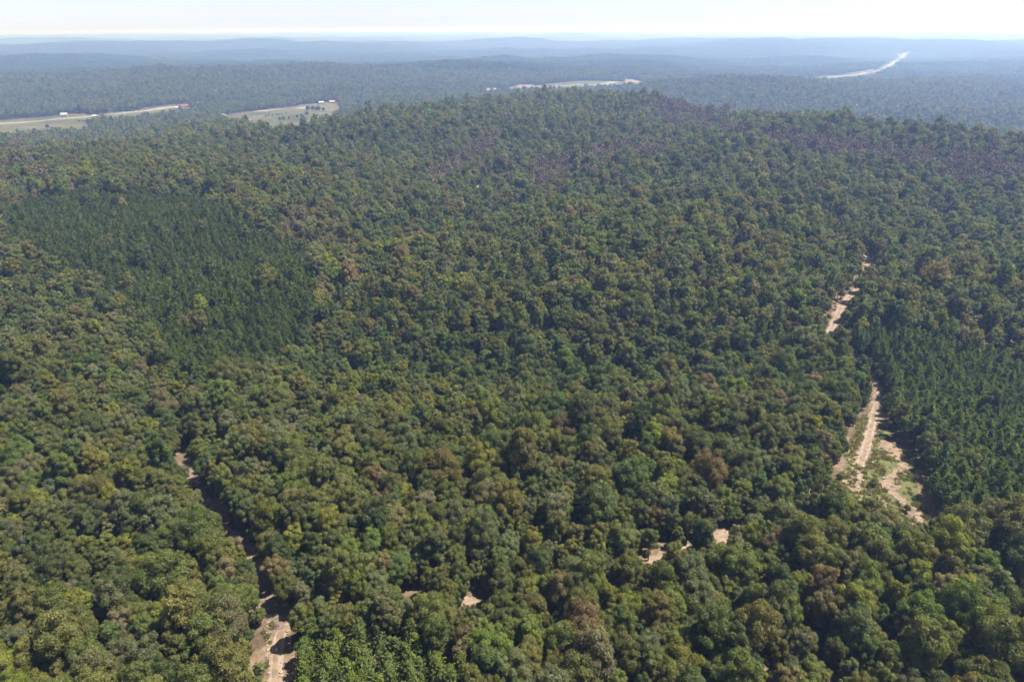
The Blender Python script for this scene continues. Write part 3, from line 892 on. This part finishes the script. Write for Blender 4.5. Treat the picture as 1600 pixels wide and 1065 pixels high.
# leafless trees by the track
for q, (px, py, col, lab) in enumerate([
        (1092, 836, (0.17, 0.15, 0.155), 'leafless grey dead tree beside the sandy track'),
        (598, 772, (0.19, 0.115, 0.075), 'dried out rusty brown tree in the green oak woods'),
        (290, 835, (0.19, 0.14, 0.11), 'half bare tan tree above the eroded lane'),
        (105, 905, (0.15, 0.13, 0.12), 'small grey bare tree poking out between oaks'),
        (1285, 705, (0.20, 0.15, 0.10), 'dry tan tree at the grassy clearing edge'),
        (1298, 700, (0.16, 0.13, 0.08), 'thin brown bare tree at the grassy clearing edge')]):
    p = pix(px, py, 9.0)
    cm, tm = bhero[q % 3]
    e = bpy.data.objects.new('bare_tree', None); COL.objects.link(e)
    e.location = (p[0], p[1], float(height(p[0], p[1]))); e.rotation_euler = (0, 0, q * 1.3); s_ = [1.05, 1.0, 0.85, 0.8, 0.9, 0.8][q]; e.scale = (s_, s_, s_)
    tag(e, lab, 'bare tree', 'bare trees in the near woods')
    c = link('twigs', cm, e); c['tint'] = list(col) + [1.0]
    link('trunk', tm, e)

# ------------------------------------------------------------------ the rest of the woods: instanced mass
def instancer(name, meshes, P, rotz, scl, idx, tints, label, cat):
    col = bpy.data.collections.new(name + '_sources')
    for k, me in enumerate(meshes):
        o = bpy.data.objects.new('source_%02d_%s' % (k, name), me); col.objects.link(o)
    me = bpy.data.meshes.new(name)
    me.vertices.add(len(P)); me.vertices.foreach_set('co', np.asarray(P, np.float32).ravel())
    for an, ty, key, data in (('rotz', 'FLOAT', 'value', rotz), ('scl', 'FLOAT_VECTOR', 'vector', scl), ('idx', 'INT', 'value', idx), ('tint', 'FLOAT_COLOR', 'color', tints)):
        at = me.attributes.new(an, ty, 'POINT')
        d = np.asarray(data, np.int32 if ty == 'INT' else np.float32)
        if ty == 'FLOAT_COLOR': d = np.concatenate([d, np.ones((len(d), 1), np.float32)], 1).astype(np.float32)
        at.data.foreach_set(key, d.ravel())
    me.update()
    o = link(name, me)
    ng = bpy.data.node_groups.new(name, 'GeometryNodeTree')
    ng.interface.new_socket('Geometry', in_out='INPUT', socket_type='NodeSocketGeometry')
    ng.interface.new_socket('Geometry', in_out='OUTPUT', socket_type='NodeSocketGeometry')
    N = ng.nodes; L = ng.links
    gi = N.new('NodeGroupInput'); go = N.new('NodeGroupOutput')
    iop = N.new('GeometryNodeInstanceOnPoints')
    ci = N.new('GeometryNodeCollectionInfo'); ci.inputs['Collection'].default_value = col
    ci.inputs['Separate Children'].default_value = True; ci.inputs['Reset Children'].default_value = True
    def attr(nm, ty):
        a = N.new('GeometryNodeInputNamedAttribute'); a.data_type = ty; a.inputs['Name'].default_value = nm
        return a.outputs['Attribute']
    cx = N.new('ShaderNodeCombineXYZ'); L.new(attr('rotz', 'FLOAT'), cx.inputs['Z'])
    L.new(gi.outputs[0], iop.inputs['Points']); L.new(ci.outputs[0], iop.inputs['Instance'])
    iop.inputs['Pick Instance'].default_value = True
    L.new(attr('idx', 'INT'), iop.inputs['Instance Index'])
    e2r = N.new('FunctionNodeEulerToRotation'); L.new(cx.outputs[0], e2r.inputs[0]); L.new(e2r.outputs[0], iop.inputs['Rotation'])
    L.new(attr('scl', 'FLOAT_VECTOR'), iop.inputs['Scale'])
    L.new(iop.outputs[0], go.inputs[0])
    md = o.modifiers.new('woods', 'NODES'); md.node_group = ng
    tag(o, label, cat, kind='stuff')
    return o

oak_mask = ~barep & ~strayp & ~near_oak_set
scl = np.stack([sz, sz, sz * hs], 1)
P3 = np.stack([X, Y, Z], 1)
def sub(mask): return P3[mask], rot[mask], scl[mask], vi[mask], tint[mask]
a = oak_mask & (r_ < 300)
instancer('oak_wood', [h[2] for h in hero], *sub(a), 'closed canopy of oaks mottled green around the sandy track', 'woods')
_ns = len(SAX)
_, stint = pick_tints(SAX, SAY, 77)
ss = gr.uniform(0.14, 0.40, _ns)
instancer('roadside_brush', mid_m, np.stack([SAX, SAY, height(SAX, SAY) - 0.9 * ss], 1), gr.uniform(0, 6.28, _ns), np.stack([ss, ss, ss * 0.9], 1), gr.integers(0, len(SH), _ns), stint, 'low brush and saplings lining the sandy track', 'brush')
ux, uy = hexgrid(-330, 330, 25, 330, 4.0, 0.4, 501)
uk = (np.hypot(ux, uy) < 330) & (np.abs(ux) < 0.86 * uy + 110) & ~inside(PINES_R, ux, uy) & ~inside(PINES_L, ux, uy) & ~inside(PINES_B, ux, uy)
ux, uy = ux[uk], uy[uk]; uk = near_open(ux, uy) > gr.uniform(0.3, 1.5, len(ux)); ux, uy = ux[uk], uy[uk]; un = len(ux)
_, utint = pick_tints(ux, uy, 88)
us = gr.uniform(0.30, 0.56, un)
instancer('understory', mid_m, np.stack([ux, uy, height(ux, uy) - 0.8 * us], 1), gr.uniform(0, 6.28, un), np.stack([us, us, us * 1.15], 1), gr.integers(0, len(SH), un), utint, 'young trees filling the gaps under the oak canopy', 'understory')
a = oak_mask & (r_ >= 300) & (r_ < 900)
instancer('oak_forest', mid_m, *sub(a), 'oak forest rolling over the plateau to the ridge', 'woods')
a = oak_mask & (r_ >= 900)
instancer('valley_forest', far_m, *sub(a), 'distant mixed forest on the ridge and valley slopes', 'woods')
print('TREES', n, pn, int(a.sum()), int(barep.sum()))
btint = np.array([(0.116, 0.093, 0.068)]) * gr.uniform(0.8, 1.25, (n, 1)) * (1 + gr.normal(0, 0.06, (n, 3)))
instancer('bare_wood', bfar, P3[barep], rot[barep], scl[barep] * 0.95, vi[barep] % len(bfar), np.clip(btint[barep], 0.02, 0.3), 'patches of brown bare trees on the far slope', 'woods')
PP3 = np.stack([PX, PY, PZ], 1); pscl = np.stack([PS, PS, PS], 1)
a = ~near_pine_set & (pr_ < 330)
instancer('pine_plantation', [h[2] for h in phero], PP3[a], prot[a], pscl[a], pvi[a], ptint[a], 'dense dark green pine plantation beside the clearing', 'pine wood')
a = ~near_pine_set & (pr_ >= 330) & (pr_ < 900)
instancer('pine_stand', pmid, PP3[a], prot[a], pscl[a], pvi[a], ptint[a], 'dark green pine stand set into the oak forest', 'pine wood')
a = ~near_pine_set & (pr_ >= 900)
instancer('pine_scatter', pfar, PP3[a], prot[a], pscl[a], pvi[a], ptint[a], 'scattered dark pines among distant woods', 'pine wood')

# canopy clumps out to where single crowns are below a pixel
CXg, CYg = hexgrid(-8600, 8600, 1500, 9000, 44.0, 0.3, 91)
rc = np.hypot(CXg, CYg)
k = (rc > 2690) & (rc < 9000)
CXg, CYg, rc = CXg[k], CYg[k], rc[k]
CZg = height(CXg, CYg)
ok = wedge(CXg, CYg, CZg + 12, 120, 0)[0]
ok &= dist_line(HWY[::3], CXg, CYg) > 44
for pl in FAR_CLEAR + STRIPS: ok &= ~inside(pl, CXg, CYg)
ok &= ~inside(FIELD_A, CXg, CYg) & ~inside(FIELD_B, CXg, CYg)
CXg, CYg, CZg, rc = CXg[ok], CYg[ok], CZg[ok], rc[ok]
m = len(CXg)
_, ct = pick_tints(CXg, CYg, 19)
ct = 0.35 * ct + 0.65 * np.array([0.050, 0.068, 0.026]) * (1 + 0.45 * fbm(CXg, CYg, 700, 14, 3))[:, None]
cs = gr.uniform(0.9, 1.15, m)
instancer('horizon_forest', clumps, np.stack([CXg, CYg, CZg], 1), gr.uniform(0, 6.28, m), np.stack([cs, cs, cs * gr.uniform(0.8, 1.1, m)], 1), gr.integers(0, 4, m), np.clip(ct, 0.01, 0.2), 'far blue woods covering the low hills towards the horizon', 'woods')
print('CLUMPS', m)

def tuft_mesh(seed):
    g = np.random.default_rng(seed); n_ = 46
    a_ = g.uniform(0, 6.283, n_); rr_ = g.uniform(0, 0.45, n_); L_ = g.uniform(0.18, 0.5, n_)
    dr = unit(np.stack([np.cos(a_) * 0.6, np.sin(a_) * 0.6, np.ones(n_)], 1) + g.normal(0, 0.25, (n_, 3)))
    C_ = np.stack([np.cos(a_) * rr_, np.sin(a_) * rr_, np.zeros(n_)], 1) + dr * L_[:, None] * 0.8
    V, F = quads(C_, unit(g.normal(0, 1, (n_, 3)) + np.array([0, 0, 0.5])), dr, L_, np.full(n_, 0.07))
    return mesh_np('tuft', V, F, M_LEAF, False, np.clip(g.normal(0.5, 0.25, n_), 0, 1))
def stone_mesh(seed):
    g = np.random.default_rng(seed)
    b = np.array([(x, y, z) for x in (-1, 1) for y in (-1, 1) for z in (-1, 1)], float) * g.uniform(0.7, 1.1, (8, 3))
    V = np.concatenate([b * np.array([0.5, 0.38, 0.22]), np.array([[0, 0, 0.34]])])
    F = np.array([(0, 1, 3, 2), (4, 6, 7, 5), (0, 4, 5, 1), (2, 3, 7, 6), (1, 5, 8, 8), (5, 7, 8, 8), (7, 3, 8, 8), (3, 1, 8, 8)])
    me = bpy.data.meshes.new('stone'); me.from_pydata([tuple(v) for v in V], [], [tuple(dict.fromkeys(int(q) for q in f)) for f in F]); me.materials.append(M_RUT)
    return me
cb0, cb1 = CLEARING.min(0), CLEARING.max(0)
tx = gr.uniform(cb0[0] - 3, cb1[0] + 3, 5200); ty = gr.uniform(cb0[1] - 3, cb1[1] + 3, 5200)
tk = inside(CLEARING, tx, ty) & (dist_line(TR_A, tx, ty) > 1.9) & (fbm(tx, ty, 6, 17, 2) + gr.uniform(-0.5, 0.5, 5200) > 0.0) & (dist_line(WASH[::3], tx, ty) > gr.uniform(0.5, 3, 5200))
e_ = [TR_A[np.hypot(TR_A[:, 0], TR_A[:, 1]) < 520]] * 4 + [TR_C] * 4 + [BRANCH[::3]] * 2
ex = np.concatenate([q[:, 0] for q in e_]); ey = np.concatenate([q[:, 1] for q in e_])
aa = gr.uniform(0, 6.283, len(ex)); r2 = gr.uniform(1.8, 4.5, len(ex)); ex = ex + r2 * np.cos(aa); ey = ey + r2 * np.sin(aa)
ek = (dist_line(TRACK[::3], ex, ey) > 1.7)
tx = np.concatenate([tx[tk], ex[ek]]); ty = np.concatenate([ty[tk], ey[ek]]); tn = len(tx)
tc_ = np.array([(0.10, 0.115, 0.03), (0.13, 0.13, 0.045), (0.19, 0.16, 0.075), (0.15, 0.12, 0.06)])[gr.integers(0, 4, tn)]
ts_ = gr.uniform(0.5, 1.7, tn)
instancer('grass_tufts', [tuft_mesh(5), tuft_mesh(6), tuft_mesh(8)], np.stack([tx, ty, height(tx, ty) + 0.05], 1), gr.uniform(0, 6.28, tn), np.stack([ts_, ts_, ts_ * 0.8], 1), gr.integers(0, 3, tn), tc_, 'grass tufts and weeds in the clearing and along the track', 'grass')
e_ = [WASH] * 3 + [fine(TRACK[np.hypot(TRACK[:, 0], TRACK[:, 1]) < 330], 3)] * 2 + [BRANCH]
ex = np.concatenate([q[:, 0] for q in e_]); ey = np.concatenate([q[:, 1] for q in e_])
ex = ex + gr.normal(0, 2.2, len(ex)); ey = ey + gr.normal(0, 2.2, len(ey)); sn = len(ex)
s_s = gr.uniform(0.25, 1.0, sn) ** 1.5
instancer('stones', [stone_mesh(1), stone_mesh(2)], np.stack([ex, ey, height(ex, ey) + 0.12], 1), gr.uniform(0, 6.28, sn), np.stack([s_s] * 3, 1), gr.integers(0, 2, sn), np.full((sn, 3), 0.3), 'loose pale stones strewn on the sandy wash and track', 'stones')

# ------------------------------------------------------------------ valley: field trees, shrubs and buildings
def field_tree(px, py, s, variant, col, label, piney=False):
    p = pix(px, py)
    cm, tm = (phero if piney else hero)[variant][:2]
    e = bpy.data.objects.new('field_tree', None); COL.objects.link(e)
    e.location = (p[0], p[1], float(height(*p))); e.scale = (s, s, s * 0.95)
    tag(e, label, 'tree', 'lone trees in the valley fields')
    c = link('crown', cm, e); c['tint'] = list(col) + [1.0]
    link('trunk', tm, e)
field_tree(75, 203, 0.75, 0, TINTS[1], 'lone dark tree standing in the meadow below the highway')
for q, (px, py, s, v) in enumerate([(438, 191, 0.8, 0), (444, 191, 0.85, 1), (452, 188, 0.75, 8), (465, 187, 0.8, 6), (471, 186, 0.9, 3), (474, 187, 0.75, 0), (480, 184, 0.95, 1), (489, 190, 0.9, 3), (482, 176, 1.0, 7), (490, 176, 1.1, 2), (498, 177, 1.1, 7), (506, 176, 1.0, 5)]):
    field_tree(px, py, s, v, TINTS[[1, 0, 1, 4][q % 4]], 'dark tree scattered in the pale valley pasture')
def shrub_mesh(seed):
    c, t = broadleaf(seed, 9, 40, 0.30, rx=1.5, H=2.6, base=0.1, trunk=False)
    return mesh_np('shrub', c[0], c[1], M_LEAF, False, c[2])
shm = shrub_mesh(900)
for q, (px, py) in enumerate([(416, 182.5), (420, 181), (426, 181.5), (433, 180), (437, 179.5), (441, 179), (447, 178), (124, 190), (131, 190.5), (135, 191)]):
    p = pix(px, py)
    e = link('shrub', shm); e.location = (p[0], p[1], float(height(*p))); e.scale = (1.3, 1.3, 1.2); e['tint'] = [0.035, 0.05, 0.022, 1]
    tag(e, 'dark shrub in the pale valley pasture' if q < 7 else 'dark shrub at the edge of the meadow below the highway', 'shrub', 'shrubs in the pasture' if q < 7 else 'shrubs in the meadow')

def house(name, px, py, L, W, Hh, rise, ang, wallm, roofm, label, dome=False, up=0.0, windows=3):
    p = pix(px, py); z = float(height(*p)) + up
    e = bpy.data.objects.new(name, None); COL.objects.link(e)
    e.location = (p[0], p[1], z); e.rotation_euler = (0, 0, ang)
    tag(e, label, 'building')
    L *= 0.75; W *= 0.8
    l, w = L / 2, W / 2
    V = [(-l, -w, -1), (l, -w, -1), (l, w, -1), (-l, w, -1), (-l, -w, Hh), (l, -w, Hh), (l, w, Hh), (-l, w, Hh), (-l, 0, Hh + rise), (l, 0, Hh + rise)]
    me = bpy.data.meshes.new('wall')
    me.from_pydata(V, [], [(0, 1, 5, 4), (2, 3, 7, 6), (1, 2, 6, 9, 5), (3, 0, 4, 8, 7)]); me.materials.append(wallm); link('wall', me, e)
    ov = 0.5; k = rise / w
    n_ = 7 if dome else 1
    prof = []
    if dome:
        for t in np.linspace(0, math.pi, 9): prof.append((-math.cos(t) * (w + ov), Hh + math.sin(t) * rise))
    else:
        prof = [(-w - ov, Hh - ov * k + 0.06), (0, Hh + rise + 0.06), (w + ov, Hh - ov * k + 0.06)]
    RV, RF = [], []
    for xx in (-l - ov, l + ov):
        for off in (0.0, 0.22):
            for a, b in prof: RV.append((xx, a, b + off))
    m_ = len(prof)
    for q in range(m_ - 1):
        RF += [(q + m_, q + m_ + 1, q + 3 * m_ + 1, q + 3 * m_), (q, q + 2 * m_, q + 2 * m_ + 1, q + 1), (q, q + 1, q + m_ + 1, q + m_), (q + 2 * m_, q + 3 * m_, q + 3 * m_ + 1, q + 2 * m_ + 1)]
    RF += [(0, m_, 3 * m_, 2 * m_), (m_ - 1, 3 * m_ - 1, 4 * m_ - 1, 2 * m_ - 1)]
    me = bpy.data.meshes.new('roof'); me.from_pydata(RV, [], RF); me.materials.append(roofm); link('roof', me, e)
    def panel(nm, x0, x1, z0, z1):
        yy = -w - 0.06
        V = [(x0, yy, z0), (x1, yy, z0), (x1, yy, z1), (x0, yy, z1), (x0, -w + 0.02, z0), (x1, -w + 0.02, z0), (x1, -w + 0.02, z1), (x0, -w + 0.02, z1)]
        me = bpy.data.meshes.new(nm); me.from_pydata(V, [], [(0, 1, 2, 3), (4, 5, 1, 0), (3, 2, 6, 7), (5, 6, 2, 1), (4, 0, 3, 7)]); me.materials.append(M_DARK); link(nm, me, e)
    panel('door', -0.6, 0.6, 0.0, 2.1)
    for q in range(windows):
        xc = -l + (q + 0.5) * L / windows
        if abs(xc) < 1.6: xc += 2.6
        panel('window', xc - 0.7, xc + 0.7, 1.0, 2.2)
house('long_barn', 291, 168.5, 46, 14, 4.5, 4.0, R(32), M_WHITE, M_RED, 'long white barn with rust red roof by the highway', windows=6)
house('shed', 276, 170, 10, 8, 3, 2, R(32), M_WHITE, M_TIN, 'small white shed beside the long red roofed barn')
house('arched_barn', 101, 182, 16, 13, 2.5, 5.0, R(20), M_WHITE, M_TIN, 'pale arched barn between highway and wood', dome=True)
house('cottage', 350, 182, 13, 9, 3, 2.6, R(-30), M_WHITE, M_TIN, 'white cottage at the tip of the pale pasture')
house('farm_house', 502, 162, 16, 9, 3, 2.6, R(25), M_WHITE, M_TIN, 'white farm house at the upper edge of the pasture')
house('stable', 519, 161, 18, 9, 3.4, 2.4, R(20), M_WHITE, M_TIN, 'long white stable at the pasture corner', windows=4)
house('roadside_store', 148, 183.5, 11, 8, 3, 2.2, R(25), M_WHITE, M_TIN, 'white house on the verge of the highway')
house('cabin', 408, 209, 11, 8, 3, 2.6, R(15), M_WHITE, M_RED, 'cabin with rust red roof on the tan farm lane')
house('woodland_house', 1398, 156, 13, 10, 3.4, 3, R(-25), M_WHITE, M_RED, 'house with rust red roof in the wooded basin')
house('forest_hut', 1337, 166.5, 11, 8, 3, 2.4, R(10), M_WHITE, M_TIN, 'pale hut in a gap of the wooded basin')
house('hilltop_house', 988, 84, 34, 22, 6, 4, R(5), M_WHITE, M_TIN, 'lone white house on a far forested hill')
house('road_house', 990, 137, 16, 10, 3.4, 3, R(8), M_WHITE, M_TIN, 'white house in the trees below the far highway')

# ------------------------------------------------------------------ haze
def haze():
    s = 24600.0; z0 = ZMIN - 1.0; z1 = max(CAM_Z, ZMAX + 20) + 12.0
    V = [(-s, -s, z0), (s, -s, z0), (s, s, z0), (-s, s, z0), (-s, -s, z1), (s, -s, z1), (s, s, z1), (-s, s, z1)]
    me = bpy.data.meshes.new('haze'); me.from_pydata(V, [], [(3, 2, 1, 0), (4, 5, 6, 7), (0, 1, 5, 4), (1, 2, 6, 5), (2, 3, 7, 6), (3, 0, 4, 7)])
    m, nt, out = new_mat('haze air')
    v = nt.nodes.new('ShaderNodeVolumePrincipled')
    v.inputs['Color'].default_value = (0.32, 0.50, 1.0, 1)
    v.inputs['Absorption Color'].default_value = (1, 1, 1, 1)
    v.inputs['Density'].default_value = 0.00021
    v.inputs['Anisotropy'].default_value = 0.35
    nt.links.new(v.outputs[0], out.inputs['Volume'])
    m.cycles.homogeneous_volume = True if hasattr(m.cycles, 'homogeneous_volume') else False
    me.materials.append(m)
    o = link('haze', me)
    tag(o, 'thin blue summer haze over the wooded hills', 'haze', kind='stuff')
haze()
